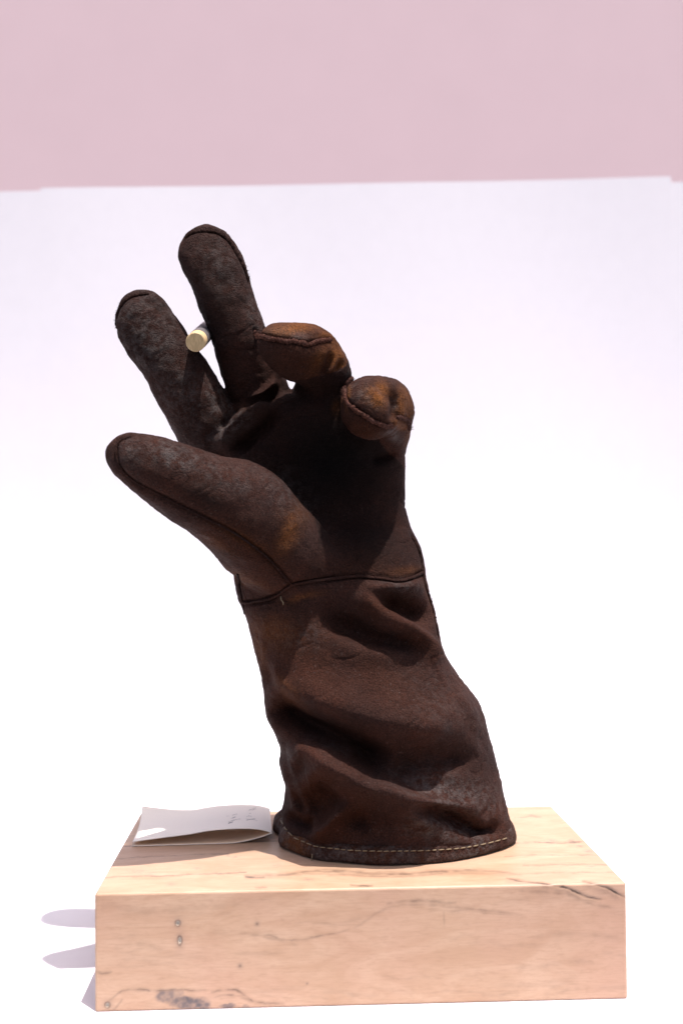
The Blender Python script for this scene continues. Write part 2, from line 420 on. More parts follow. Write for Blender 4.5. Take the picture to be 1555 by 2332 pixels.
c = k.mix(k.attr('stain'), c, (.105, .085, .090)); c = k.mix(k.attr('line'), c, (.060, .036, .026)); c = k.mix(k.attr('pale'), c, (.40, .36, .30))
M_WOOD = k.set(Base__Color=c, Roughness=k.ramp(g3, [(.3, .42), (.7, .55)]), Normal=k.bump(g2, .10, .0003))
link('wooden_block', build_block(), M_WOOD, label='pale spalted maple block with dark spalt lines carrying the leather glove', category='wooden block')

# ------------------------------------------------------------------ leather glove
NR = 72
TH = np.arange(NR)/NR*2*math.pi
BC = np.array([.020, .086])               # middle of the cuff on the block
contour = np.array([(-.0375, .0745), (-.033, .0635), (-.020, .0475), (0, .0380), (.0175, .0345), (.045, .0395), (.068, .0535), (.0818, .0715), (.080, .098), (.060, .125), (.020, .136), (-.018, .131), (-.037, .117), (-.0410, .106), (-.0388, .0955), (-.0360, .087), (-.0360, .080)])
cc = catmull(contour, 10, True); ang = np.unwrap(np.arctan2(cc[:, 1]-BC[1], cc[:, 0]-BC[0])); rad = np.hypot(cc[:, 1]-BC[1], cc[:, 0]-BC[0])
o_ = np.argsort(ang % (2*math.pi))
RC = np.interp(TH, (ang % (2*math.pi))[o_], rad[o_], period=2*math.pi)
def base_ring(z, s=1.0, inset=0.0):
    return np.stack([BC[0]+(RC*s-inset)*np.cos(TH), BC[1]+(RC*s-inset)*np.sin(TH), np.full(NR, z)], 1)
def pair_rings(st, sup=2.3):
    C = []; A = []; HD = []
    for (L, R, Y, hd) in st:
        l, r = at(*L, Y), at(*R, Y); C.append((l+r)/2); A.append((r-l)/2); HD.append(hd)
    return C, A, HD
def rings_from(C, A, HD, sup=2.2):
    C, A = np.array(C), np.array(A); T = np.gradient(C, axis=0); out = []
    for c_, a_, t_, h_ in zip(C, A, T, HD):
        b = np.cross(t_, a_); b /= np.linalg.norm(b)+1e-12
        if b[1] < 0: b = -b
        e = 2/sup
        cs = np.sign(np.cos(TH))*np.abs(np.cos(TH))**e; sn = np.sign(np.sin(TH))*np.abs(np.sin(TH))**e
        out.append(c_+cs[:, None]*a_+sn[:, None]*b*h_)
    return out
def dense(st, n=5):
    arr = np.array([[*L, *R, Y, h] for (L, R, Y, h) in st], float); d = catmull(arr, n)
    return [((r[0], r[1]), (r[2], r[3]), r[4], max(.001, r[5])) for r in d]
CUFF = [((640, 1858), (1164, 1878), .085, .0490), ((650, 1800), (1147, 1815), .085, .0475), ((637, 1740), (1128, 1740), .085, .0470), ((633, 1690), (1116, 1680), .084, .0490),
        ((606, 1625), (1098, 1615), .082, .0505), ((600, 1570), (1060, 1560), .081, .0475), ((592, 1515), (1014, 1500), .081, .0420), ((572, 1450), (1000, 1450), .080, .0370),
        ((553, 1390), (986, 1380), .080, .0345), ((536, 1330), (971, 1310), .080, .0330), ((530, 1270), (955, 1240), .082, .0260), ((540, 1200), (928, 1190), .083, .0200),
        ((540, 1120), (922, 1110), .081, .0205), ((505, 1050), (923, 1040), .077, .0215), ((480, 990), (920, 970), .073, .0220), ((505, 945), (905, 925), .071, .0200), ((550, 915), (860, 900), .071, .0140), ((600, 900), (800, 890), .071, .005)]
THUMB = [((258, 1015), (254, 1055), .008, .005), ((283, 991), (264, 1080), .010, .0105), ((345, 988), (322, 1132), .015, .0150), ((420, 1012), (392, 1184), .022, .0185), ((490, 1037), (460, 1228), .030, .0215),
         ((570, 1050), (520, 1290), .040, .0245), ((640, 1105), (575, 1340), .054, .0270), ((720, 1190), (640, 1370), .066, .0265), ((800, 1262), (730, 1365), .074, .0220), ((840, 1300), (800, 1350), .080, .012)]
INDEX = [((303, 668), (345, 664), .064, .005), ((275, 690), (375, 683), .063, .0105), ((264, 728), (393, 712), .063, .0140), ((270, 765), (415, 740), .063, .0150), ((290, 800), (437, 775), .063, .0155), ((322, 850), (465, 815), .064, .0160), ((352, 905), (500, 868), .066, .0165),
         ((383, 962), (528, 922), .070, .0170), ((408, 1008), (545, 965), .075, .0175), ((440, 1080), (580, 1020), .083, .0150)]
MIDDLE = [((445, 520), (495, 519), .062, .005), ((415, 545), (526, 540), .061, .0100), ((405, 582), (549, 580), .061, .0130), ((414, 615), (562, 618), .061, .0145), ((430, 645), (571, 650), .062, .0150), ((450, 690), (586, 690), .063, .0155), ((470, 740), (606, 738), .065, .0160),
          ((489, 800), (624, 790), .068, .0165), ((505, 855), (646, 845), .072, .0170), ((525, 905), (661, 888), .078, .0175), ((550, 960), (680, 940), .086, .0140)]
def path_rings(st, n=5, squash=None):
    arr = np.array([[*at(x, y, Y), r, fl] for (x, y, Y, r, fl) in st]); d = catmull(arr, n)
    P = d[:, :3]; T = np.gradient(P, axis=0); T /= np.linalg.norm(T, axis=1)[:, None]; rings = []
    # side vector of the finger: across the bend
    side = np.array([.75, -.1, .2]); 
    for i in range(len(P)):
        bend = None
        s = squash if squash is not None else side
        s = s-T[i]*(s@T[i]); s /= np.linalg.norm(s); b = np.cross(T[i], s)
        rings.append(P[i]+(np.cos(TH)*d[i, 3])[:, None]*s+(np.sin(TH)*d[i, 3]*d[i, 4])[:, None]*b)
    return rings, P
RING = [(728, 965, .082, .0150, .9), (733, 918, .078, .0172, .95), (738, 885, .070, .0156, 1), (731, 842, .058, .0146, 1), (708, 812, .048, .0148, 1), (675, 800, .040, .0144, 1), (640, 786, .034, .0120, .95), (612, 774, .0305, .0088, .9), (596, 767, .029, .004, .8)]
LITTLE = [(856, 1030, .080, .0150, .9), (866, 995, .076, .0154, .95), (872, 958, .068, .0155, 1), (874, 930, .059, .0152, 1), (866, 922, .050, .0148, 1), (848, 928, .042, .0157, 1), (836, 936, .0345, .0142, 1), (828, 940, .029, .0103, 1), (825, 942, .0262, .0045, 1)]

tubes = []
cr = [base_ring(BH+.0015), base_ring(BH+.004)]
Cf = rings_from(*pair_rings(dense(CUFF, 5)), sup=2.25)
z0 = BH+.006; first = Cf[0]
for t in np.linspace(.12, .9, 6):
    e = t**3.2; cr.append(base_ring(z0, .985)*(1-e)*1.0+first*e)
    cr[-1][:, 2] = z0*(1-t)+first[:, 2]*t
tubes.append(('cuff', cr+Cf))
for nme, st in (('thumb', THUMB), ('index_finger', INDEX), ('middle_finger', MIDDLE)):
    tubes.append((nme, rings_from(*pair_rings(dense(st, 6)), sup=2.15)))
tubes.append(('ring_finger', path_rings(RING, 6, np.array([.25, -.9, .3]))[0]))
tubes.append(('little_finger', path_rings(LITTLE, 6, np.array([1., .1, .05]))[0]))
AV = []; AF = []
AX = {}
for nme, rings in tubes:
    v, f = loft(rings); b = len(AV)
    # make every tube's faces look outward
    c0 = v.mean(0); fa = np.array([q for q in f if len(q) == 4])
    nrm = np.cross(v[fa[:, 1]]-v[fa[:, 0]], v[fa[:, 2]]-v[fa[:, 0]])
    ringc = np.repeat(np.array([r.mean(0) for r in rings]), NR, 0)
    if ((v[fa[:, 0]]-ringc[fa[:, 0]])*nrm).sum() < 0: f = [q[::-1] for q in f]
    AV += list(v); AF += [tuple(i+b for i in q) for q in f]
    AX[nme] = np.array([[*r.mean(0), np.linalg.norm(r-r.mean(0), axis=1).mean()] for r in rings])
raw = mesh_from('raw', AV, AF); ro = bpy.data.objects.new('raw', raw); COL.objects.link(ro)
md = ro.modifiers.new('r', 'REMESH'); md.mode = 'VOXEL'; md.voxel_size = .00066; md.use_smooth_shade = True
dg = bpy.context.evaluated_depsgraph_get(); ev = ro.evaluated_get(dg); gm = bpy.data.meshes.new_from_object(ev)
bpy.data.objects.remove(ro); bpy.data.meshes.remove(raw)
nV = len(gm.vertices); V = np.empty(nV*3, 'f'); gm.vertices.foreach_get('co', V); V = V.reshape(-1, 3).astype(float)
E = np.empty(len(gm.edges)*2, 'i'); gm.edges.foreach_get('vertices', E); E = E.reshape(-1, 2)
FQ = np.empty(len(gm.loops), 'i'); gm.loops.foreach_get('vertex_index', FQ); FQ = FQ.reshape(-1, 4)
bpy.data.meshes.remove(gm)
deg = np.bincount(E.ravel(), minlength=nV).astype(float)
def smooth(A, it, lam=.5):
    A = A.copy()
    for _ in range(it):
        if A.ndim == 1:
            s = np.bincount(E[:, 0], A[E[:, 1]], nV)+np.bincount(E[:, 1], A[E[:, 0]], nV); A += lam*(s/deg-A)
        else:
            for k_ in range(A.shape[1]):
                s = np.bincount(E[:, 0], A[E[:, 1], k_], nV)+np.bincount(E[:, 1], A[E[:, 0], k_], nV); A[:, k_] += lam*(s/deg-A[:, k_])
    return A
def normals(V):
    d1 = V[FQ[:, 2]]-V[FQ[:, 0]]; d2 = V[FQ[:, 3]]-V[FQ[:, 1]]; fn = np.cross(d1, d2); N = np.zeros_like(V)
    for j in range(4):
        for k_ in range(3): N[:, k_] += np.bincount(FQ[:, j], fn[:, k_], nV)
    return N/(np.linalg.norm(N, axis=1)[:, None]+1e-15)
V = smooth(V, 22, .5)
# which piece of the glove each vertex belongs to
score = []
names = [t[0] for t in tubes]
for nme in names:
    ax = AX[nme]; best = np.full(nV, 1e9)
    for a in ax[::2]:
        best = np.minimum(best, np.linalg.norm(V-a[:3], axis=1)/max(a[3], .006))
    score.append(best)
score = np.array(score)
part = np.argmin(score, 0)

N = normals(V)
facing = np.clip(-(N*((V-CAM)/np.linalg.norm(V-CAM, axis=1)[:, None])).sum(1)*1.9-.06, 0, 1)
PX = project(V)
isCuff = part == 0
def fold(pts, amp, wu, wd, who=None, taper=.35, soft=2.0, need_front=True):
    """Raise (amp > 0) or sink the leather along a curve; wu and wd are the widths above and below it, in thousandths of the cuff."""
    path = catmull(np.array(pts, float), 8); mx = 3*max(wu, wd)
    mk = (PX[:, 0] > path[:, 0].min()-mx) & (PX[:, 0] < path[:, 0].max()+mx) & (PX[:, 1] > path[:, 1].min()-mx) & (PX[:, 1] < path[:, 1].max()+mx)
    if who is not None: mk &= np.isin(part, [names.index(x) for x in who])
    ii = np.nonzero(mk)[0]; d, a, s = seg_dist(PX[ii], path)
    wid = np.where(s > 0, wd, wu)      # drawn left to right: positive side is below
    tp = np.clip(np.minimum(a, 1-a)/max(taper, 1e-3), 0, 1) if taper > 0 else np.ones(len(a)); tp = tp*tp*(3-2*tp)
    out = np.zeros(nV); out[ii] = amp*tp*np.exp(-(d/wid)**soft)
    return out*(facing if need_front else 1)
H = ['cuff']
D = 0
# --- gauntlet folds
GA = [
 ([(800, 1338), (860, 1385), (920, 1422), (965, 1457), (1010, 1497), (1050, 1550)], .0115, 15, 42, .25),
 ([(845, 1360), (900, 1380), (950, 1400), (985, 1432)], -.0120, 26, 20, .35),
 ([(815, 1334), (900, 1340), (968, 1327)], .0050, 14, 18, .2),
 ([(700, 1405), (780, 1432), (850, 1456), (930, 1468), (995, 1498)], -.0095, 26, 20, .3),
 ([(735, 1450), (770, 1448), (802, 1468), (850, 1474), (905, 1478), (950, 1500)], .0040, 18, 60, .4),
 ([(700, 1385), (770, 1395), (830, 1410), (880, 1440)], -.0050, 30, 24, .35),
 ([(590, 1598), (660, 1640), (730, 1681), (800, 1720), (850, 1750), (892, 1768)], -.0215, 42, 17, .2),
 ([(620, 1575), (740, 1605), (850, 1630), (960, 1650), (1080, 1670)], .0080, 50, 36, .25),
 ([(860, 1765), (960, 1745), (1040, 1738), (1100, 1725)], -.0085, 45, 18, .3),
 ([(645, 1716), (700, 1694), (765, 1713), (830, 1757), (872, 1778), (930, 1806), (1000, 1832), (1060, 1850)], .0150, 14, 62, .25),
 ([(712, 1696), (672, 1718), (656, 1770), (664, 1825)], .0060, 18, 18, .3),
 ([(690, 1850), (735, 1830), (775, 1795)], -.0070, 36, 28, .3),
 ([(690, 1745), (715, 1770), (735, 1800)], .0050, 42, 42, .4),
 ([(640, 1850), (680, 1882), (725, 1884)], -.0095, 18, 12, .25),
 ([(690, 1903), (740, 1880), (770, 1846), (805, 1818)], .0105, 12, 26, .3),
 ([(785, 1880), (815, 1872), (850, 1878)], -.0050, 18, 14, .4),
 ([(920, 1822), (1000, 1850), (1060, 1880), (1110, 1900), (1148, 1862)], -.0115, 16, 18, .25),
 ([(940, 1800), (1040, 1830), (1110, 1850)], .0040, 20, 16, .3),
 ([(597, 1510), (606, 1535), (604, 1565)], -.0070, 13, 13, .3),
 ([(640, 1695), (656, 1760), (668, 1815), (700, 1866)], -.0075, 10, 12, .25),
 ([(655, 1770), (668, 1830), (690, 1868)], .0045, 10, 10, .3),
 ([(600, 1500), (640, 1550), (690, 1610)], .0028, 12, 22, .3),
 ([(560, 1420), (600, 1400), (660, 1400), (700, 1430)], .0025, 30, 40, .3),
 ([(1080, 1600), (1100, 1660), (1110, 1720)], -.0030, 16, 16, .3),
 ([(1030, 1560), (1075, 1620), (1100, 1690)], .0030, 14, 14, .3)]
for pts_, amp_, wu_, wd_, tp_ in GA: D = D+fold(pts_, amp_, wu_, wd_, H, tp_)
# --- palm and fingers
D = D+fold([(640, 960), (700, 1060), (760, 1150), (830, 1230)], -.0025, 100, 90, H, .3)
HI = ['cuff', 'index_finger', 'middle_finger']
D = D+fold([(490, 1030), (520, 985), (550, 955), (590, 930), (622, 908)], .0085, 12, 20, HI, .2)
D = D+fold([(512, 1026), (560, 1005), (600, 965), (640, 930)], -.0085, 12, 16, HI, .3)
D = D+fold([(505, 985), (528, 948), (538, 920)], -.0045, 9, 9, HI, .3)
D = D+fold([(545, 925), (595, 915), (640, 885)], -.0060, 9, 8, HI, .3)
D = D+fold([(559, 913), (600, 895), (635, 860)], .0055, 9, 9, None, .3)
D = D+fold([(540, 885), (590, 880), (630, 845)], -.0035, 10, 10, ['middle_finger'], .3)
D = D+fold([(725, 860), (745, 835), (760, 800)], -.0035, 9, 9, ['ring_finger'], .3)
D = D+fold([(748, 872), (768, 845), (778, 812)], -.0030, 8, 8, ['ring_finger'], .3)
D = D+fold([(738, 868), (757, 838), (770, 805)], .0025, 7, 7, ['ring_finger'], .3)
D = D+fold([(880, 880), (902, 905), (903, 940), (890, 965)], -.0070, 13, 11, ['little_finger'], .3)
D = D+fold([(835, 862), (870, 890), (900, 925)], -.0012, 8, 8, ['little_finger'], .3)
D = D+fold([(905, 1025), (880, 1040), (840, 1050)], -.0040, 9, 9, None, .3)
D = D+fold([(355, 720), (372, 700), (384, 712)], -.0010, 8, 8, ['index_finger'], .3)
D = smooth(D, 3)
DN = N*.35-np.array([FWD[0], FWD[1], -.10])*.75          # cloth folds swell towards the front of the glove
V = V+DN*D[:, None]
V = smooth(V, 2)
N = normals(V)
lum = fnoise(V, 55, 5, 3)*.0014+fnoise(V, 190, 8, 3)*.00035
Vd = np.stack([V[:, 0]*.55+V[:, 2]*.35, V[:, 1]*.8, V[:, 2]*1.25-V[:, 0]*.5], 1)      # creases run down to the right, as the leather is twisted
rid = 1-np.abs(fnoise(Vd+np.stack([fnoise(V, 60, 3)]*3, 1)*.004, 75, 61, 2))
lum = lum-np.clip((rid-.86)/.14, 0, 1)**1.5*.0006*np.clip(.5+fnoise(V, 35, 63), 0, 1)
rid = 1-np.abs(fnoise(V, 170, 67, 2)); lum = lum-np.clip((rid-.88)/.12, 0, 1)**1.5*.0002*np.clip(.4+fnoise(V, 60, 69), 0, 1)
V = V+N*lum[:, None]
N = normals(V)
V[:, 2] = np.maximum(V[:, 2], BH+.0008)

bvh = BVHTree.FromPolygons([tuple(v) for v in V], [tuple(int(i) for i in q) for q in FQ])
def snap(pts, lift=0.0, step=None, dense_n=8):
    """Lay a curve, given by photographed points, on to the leather."""
    path = catmull(np.array(pts, float), dense_n); P = []; Q = []
    last = None
    for x, y in path:
        h = bvh.ray_cast(Vector(CAM), Vector(ray(x, y)).normalized())
        if h[0] is None: 
            h = bvh.find_nearest(Vector(at(x, y, last if last is not None else .06)))
        P.append(np.array(h[0])+np.array(h[1])*lift); Q.append(np.array(h[1])); last = h[0][1]
    P = np.array(P); Q = np.array(Q)
    for _ in range(2):
        P[1:-1] = .5*P[1:-1]+.25*(P[:-2]+P[2:]); Q[1:-1] = .5*Q[1:-1]+.25*(Q[:-2]+Q[2:])
    if step:
        d = np.r_[0, np.cumsum(np.linalg.norm(np.diff(P, axis=0), axis=1))]; s = np.linspace(0, d[-1], max(2, int(d[-1]/step)))
        P = np.stack([np.interp(s, d, P[:, i]) for i in range(3)], 1); Q = np.stack([np.interp(s, d, Q[:, i]) for i in range(3)], 1)
    return P, Q/(np.linalg.norm(Q, axis=1)[:, None]+1e-12)

SEAMS = {
 'wrist': [(551, 1374), (575, 1372), (610, 1365), (640, 1352), (664, 1335), (700, 1327), (740, 1321), (780, 1315), (820, 1312), (870, 1316), (910, 1321), (940, 1314), (966, 1303)],
 'thumb': [(300, 990), (270, 1003), (262, 1030), (272, 1065), (300, 1095), (345, 1120), (400, 1148), (460, 1178), (520, 1208), (570, 1240), (610, 1272), (640, 1305), (664, 1334)],
 'ring': [(582, 752), (586, 764), (605, 768), (625, 772), (650, 776), (680, 778), (702, 784), (714, 779), (730, 775), (757, 773)],
 'little': [(803, 862), (788, 873), (784, 895), (788, 915), (805, 930), (830, 947), (855, 962), (875, 970), (894, 971)],
 'knuckle': [(903, 948), (918, 953), (930, 960), (934, 978)],
 'right': [(940, 1222), (955, 1250), (964, 1290), (969, 1330), (982, 1370), (992, 1410), (999, 1448)],
 'left': [(540, 1310), (545, 1345), (551, 1376), (556, 1400)],
 'index': [(264, 750), (266, 715), (280, 688), (305, 672), (340, 667)],
 'middle': [(420, 540), (445, 526), (480, 525), (508, 535), (530, 558), (548, 590), (560, 615), (567, 640)],
}
# grooves pulled in by the stitching, on both sides of each seam
snapped = {k_: snap(p, 0, .0012) for k_, p in SEAMS.items()}
G = np.zeros(nV)
from mathutils.kdtree import KDTree
for k_, (P, Q) in snapped.items():
    wd = .0017; ii = np.nonzero((np.abs(V-(P.min(0)+P.max(0))/2) < (P.max(0)-P.min(0))/2+.012).all(1))[0]
    d = np.full(len(ii), 1e9)
    for p in P: d = np.minimum(d, ((V[ii]-p)**2).sum(1))
    d = np.sqrt(d); G[ii] = np.maximum(G[ii], np.exp(-(d/wd)**2)*(.0017 if k_ in ('thumb', 'wrist', 'ring', 'little') else .0011))
V = V-N*G[:, None]; N = normals(V)

# wear: where the finish has gone tan, red-brown, grey or shiny; palm shade painted
def blotch(lst, seed):
    out = np.zeros(nV); wob = np.stack([fnoise(V, 120, seed), fnoise(V, 120, seed+5)], 1)*9
    q0 = project(V)+wob
    for (x, y, rx, ry, rot, a, who) in lst:
        c_, s_ = math.cos(math.radians(rot)), math.sin(math.radians(rot)); q = q0-[x, y]
        u_ = (q[:, 0]*c_+q[:, 1]*s_)/rx; v_ = (-q[:, 0]*s_+q[:, 1]*c_)/ry
        e = a*np.exp(-(u_*u_+v_*v_)**1.0)
        if who: e = e*np.isin(part, [names.index(z) for z in who.split()])
        out = np.maximum(out, e)
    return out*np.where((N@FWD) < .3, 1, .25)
tan = blotch([(668, 745, 60, 16, -4, .95, 'ring_finger'), (745, 772, 26, 16, 30, .8, 'ring_finger'), (770, 815, 20, 40, -10, .95, 'ring_finger'), (730, 815, 14, 40, 30, .7, 'ring_finger'), (775, 880, 30, 16, 0, .8, 'ring_finger'),
              (858, 905, 26, 20, 45, 1.0, 'little_finger'), (875, 885, 14, 22, -45, .8, 'little_finger'), (920, 925, 20, 36, 0, .9, 'little_finger'), (776, 890, 8, 26, 5, 1.0, 'little_finger'), (793, 905, 5, 24, 5, .9, 'little_finger'), (910, 968, 20, 10, 20, .7, 'little_finger'), (765, 930, 10, 20, 0, .7, ''), (930, 990, 12, 30, 0, .4, ''),
              (655, 1212, 20, 52, 22, .62, ''), (668, 1180, 34, 22, 0, .3, ''), (560, 1230, 60, 12, 30, .35, ''), (620, 1440, 60, 36, 10, .45, 'cuff'), (590, 1480, 14, 40, -15, .5, 'cuff'), (500, 1240, 40, 12, 30, .35, ''), (560, 1320, 60, 14, 20, .35, ''), (650, 1570, 18, 50, -40, .3, 'cuff'), (670, 1945, 26, 16, 20, .5, ''), (980, 1350, 8, 40, -12, .4, ''), (660, 885, 10, 30, -20, .6, 'middle_finger'), (690, 1360, 40, 8, -15, .4, ''), (930, 1300, 50, 10, 0, .3, '')], 21)
red = blotch([(880, 1560, 200, 80, 30, .42, 'cuff'), (720, 1530, 120, 90, 20, .5, 'cuff'), (480, 1160, 140, 40, 30, .35, 'thumb'), (820, 1290, 120, 30, 0, .5, ''), (760, 1860, 120, 60, 0, .5, 'cuff'), (560, 1240, 130, 60, 32, .7, ''), (700, 1480, 120, 80, 20, .6, 'cuff'), (860, 1530, 120, 60, 20, .5, 'cuff'), (700, 1820, 70, 60, 0, .8, 'cuff'), (650, 1640, 40, 80, -20, .5, 'cuff'), (690, 820, 90, 50, 0, .7, 'ring_finger'), (840, 980, 70, 40, 10, .9, 'little_finger'), (880, 1380, 70, 40, 0, .7, 'cuff'), (960, 1460, 60, 30, 40, .6, 'cuff'), (470, 1120, 60, 30, 30, .4, ''), (560, 930, 40, 20, 0, .6, ''), (850, 1700, 160, 50, 20, .4, 'cuff')], 33)
black_and_shade = blotch([(330, 800, 80, 140, -30, .42, 'index_finger'), (440, 960, 60, 80, -30, .4, 'index_finger'), (520, 700, 80, 190, -20, .35, 'middle_finger'), (400, 1060, 130, 40, 25, .22, 'thumb'), (760, 1050, 230, 190, 0, 1.0, 'cuff'), (830, 1210, 130, 90, 20, .8, 'cuff'), (460, 1130, 60, 20, 25, .5, 'thumb')], 45)  # darker fingers and thumb, plus the cupped palm's shade put into the colour
scuff = blotch([(330, 760, 80, 100, -30, .55, 'index_finger'), (420, 900, 60, 90, -30, .5, 'index_finger'), (500, 600, 60, 80, -20, .35, 'middle_finger'), (580, 720, 20, 60, -20, .4, 'middle_finger'), (500, 1080, 120, 40, 25, .35, 'thumb'), (500, 910, 40, 60, -30, .7, 'index_finger'), (520, 970, 60, 20, -35, .8, ''), (400, 1040, 70, 30, 15, .8, 'thumb'), (300, 1030, 30, 40, 0, .5, 'thumb'), (640, 1120, 90, 40, 40, .3, ''), (1020, 1800, 110, 40, 15, .8, 'cuff'), (1000, 1890, 80, 26, 5, .8, 'cuff'), (900, 1960, 260, 26, 0, .5, 'cuff'), (1000, 1600, 90, 70, 30, .22, 'cuff'), (760, 1700, 60, 16, 15, .3, 'cuff'), (690, 1450, 50, 30, 0, .35, 'cuff'), (910, 1335, 40, 14, 0, .6, 'cuff'), (400, 720, 20, 16, 0, .6, ''), (590, 740, 10, 30, 0, .5, 'ring_finger'), (900, 920, 14, 18, 0, .6, 'little_finger'), (830, 900, 50, 30, 35, .35, 'little_finger')], 57)
shine = blotch([(678, 762, 22, 8, 5, .9, 'ring_finger'), (640, 755, 40, 12, 5, .4, 'ring_finger'), (900, 995, 14, 12, 0, .5, 'little_finger')], 69)

# --- cut the skin into the pieces the glove is sewn from
face_part = part[FQ[:, 0]]
seam_px = np.array(SEAMS['wrist'], float)
fc = V[FQ].mean(1); fpx = project(fc)
ys = np.interp(fpx[:, 0], seam_px[:, 0], seam_px[:, 1])
is_c = face_part == 0
kind_names = {0: 'cuff', 10: 'palm', 1: 'thumb', 2: 'index_finger', 3: 'middle_finger', 4: 'ring_finger', 5: 'little_finger'}
fp = face_part.copy(); fp[is_c & (fpx[:, 1] < ys)] = 10
fp[(~is_c) & (fpx[:, 1] > ys) & (fpx[:, 0] > 545)] = 0

glove = bpy.data.objects.new('leather_glove', None); COL.objects.link(glove); glove.location = (BC[0], BC[1], BH)
glove['label'] = 'worn dark brown leather work glove standing upright on the wooden block, two fingers curled'; glove['category'] = 'glove'
GL = np.array([BC[0], BC[1], BH])
glove.empty_display_size = .02
def glove_part(name, me, mat, parent=None, label=None):
    o = link(name, me, mat, parent or glove)
    if label: o['label'] = label
    return o
PARTS = {}
for kid, nme in kind_names.items():
    sel = FQ[fp == kid]
    if len(sel) == 0: continue
    used, inv = np.unique(sel, return_inverse=True); inv = inv.reshape(-1, 4)
    me = bpy.data.meshes.new(nme); me.vertices.add(len(used)); me.vertices.foreach_set('co', (V[used]-GL).astype('f').ravel())
    me.loops.add(len(inv)*4); me.loops.foreach_set('vertex_index', inv.ravel().astype('i'))
    me.polygons.add(len(inv)); me.polygons.foreach_set('loop_start', np.arange(0, len(inv)*4, 4, dtype='i'))
    me.update(calc_edges=True); me.validate()
    me.polygons.foreach_set('use_smooth', [True]*len(inv))
    for an, arr in (('tan', tan), ('red', red), ('black_and_shade', black_and_shade), ('scuff', scuff), ('shine', shine)):
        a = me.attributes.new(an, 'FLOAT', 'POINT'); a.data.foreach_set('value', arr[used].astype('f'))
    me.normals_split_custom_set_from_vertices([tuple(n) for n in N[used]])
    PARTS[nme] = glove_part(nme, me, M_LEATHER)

# welts along the seams: the raw leather edges caught in the stitching
WR = {'wrist': (.0008, .5), 'thumb': (.0005, .6), 'ring': (.0011, 1.0), 'little': (.0011, 1.0), 'knuckle': (.0010, 1.0), 'right': (.0009, .8), 'left': (.0006, .8), 'index': (.0010, .8), 'middle': (.0011, .8)}
OWNER = {'thumb': 'thumb', 'ring': 'ring_finger', 'little': 'little_finger', 'knuckle': 'little_finger', 'index': 'index_finger', 'middle': 'middle_finger', 'wrist': 'palm', 'right': 'palm', 'left': 'palm'}
for k_, (P, Q) in snapped.items():
    r_, jit = WR[k_]; P2, Q2 = snap(SEAMS[k_], 0, .0006)
    off = r_*(-.1 if k_ in ('thumb',) else .15)
    P2 = P2+Q2*(off-.0006)+rng.normal(0, r_*.16*jit, P2.shape)
    rad_ = r_*(1+.25*jit*rng.uniform(-1, 1, len(P2))); rad_[0] *= .4; rad_[-1] *= .4
    v, f = tube(P2-GL, rad_, 7, .9, Q2, .18*jit)
    v = list(v); f = list(f)
    for _ in range(int(len(P2)*(12 if jit > .9 else 6 if jit > .7 else 3))):      # frayed fibres along the cut edge
        i_ = rng.integers(1, len(P2)-1); d_ = Q2[i_]*rng.uniform(.2, 1)+rng.normal(0, .8, 3); d_ /= np.linalg.norm(d_)
        o_ = P2[i_]-GL+d_*r_*.7; l_ = r_*rng.uniform(.6, 2.0)*jit; s_ = np.cross(d_, rng.normal(0, 1, 3)); s_ *= .00006/np.linalg.norm(s_)
        b_ = len(v); m_ = o_+d_*l_*.6+rng.normal(0, .0001, 3); v += [o_-s_, o_+s_, m_+s_*.8, m_-s_*.8, o_+d_*l_+rng.normal(0, .00018, 3)]
        f += [(b_, b_+1, b_+2, b_+3), (b_+3, b_+2, b_+4)]
    glove_part('seam_welt', mesh_from('seam_welt', v, f), M_WELT if k_ in ('ring', 'little', 'knuckle') else M_WELT_DARK, PARTS[OWNER[k_]])

# short fibres standing up from the suede
M_NAP = plain('loose suede fibre', (.030, .020, .017), .8, 400, .4, 0)
qi = rng.integers(0, len(FQ), 26000); bw = rng.dirichlet((1, 1, 1, 1), 26000)
base_ = (V[FQ[qi]]*bw[:, :, None]).sum(1); nn_ = (N[FQ[qi]]*bw[:, :, None]).sum(1)
dr = nn_*rng.uniform(.35, 1, (26000, 1))+rng.normal(0, .45, (26000, 3)); dr /= np.linalg.norm(dr, axis=1)[:, None]
ln = rng.uniform(.0003, .0008, (26000, 1)); sd_ = np.cross(dr, rng.normal(0, 1, (26000, 3))); sd_ *= .00005/np.linalg.norm(sd_, axis=1)[:, None]
nv_ = np.stack([base_-sd_, base_+sd_, base_+dr*ln+rng.normal(0, .0001, (26000, 3))], 1).reshape(-1, 3)-GL
nme_ = bpy.data.meshes.new('suede_nap'); nme_.from_pydata(nv_.tolist(), [], np.arange(78000).reshape(-1, 3).tolist()); nme_.update()
o = glove_part('suede_nap', nme_, M_NAP); o['kind'] = 'stuff'

# stamped lozenge on the thumb
for pts_ in ([(384, 1082), (408, 1073), (433, 1086), (414, 1101), (384, 1082)], [(396, 1086), (410, 1079), (424, 1087)], [(402, 1092), (414, 1086)], [(362, 1082), (376, 1088), (388, 1094)]):
    P_, Q_ = snap(pts_, -.00012, .0005, 4); v, f = tube(P_-GL, .00030, 5, .7, Q_, .2); glove_part('stamped_mark', mesh_from('stamped_mark', v, f), M_LEATHER_DARK, PARTS['thumb'])

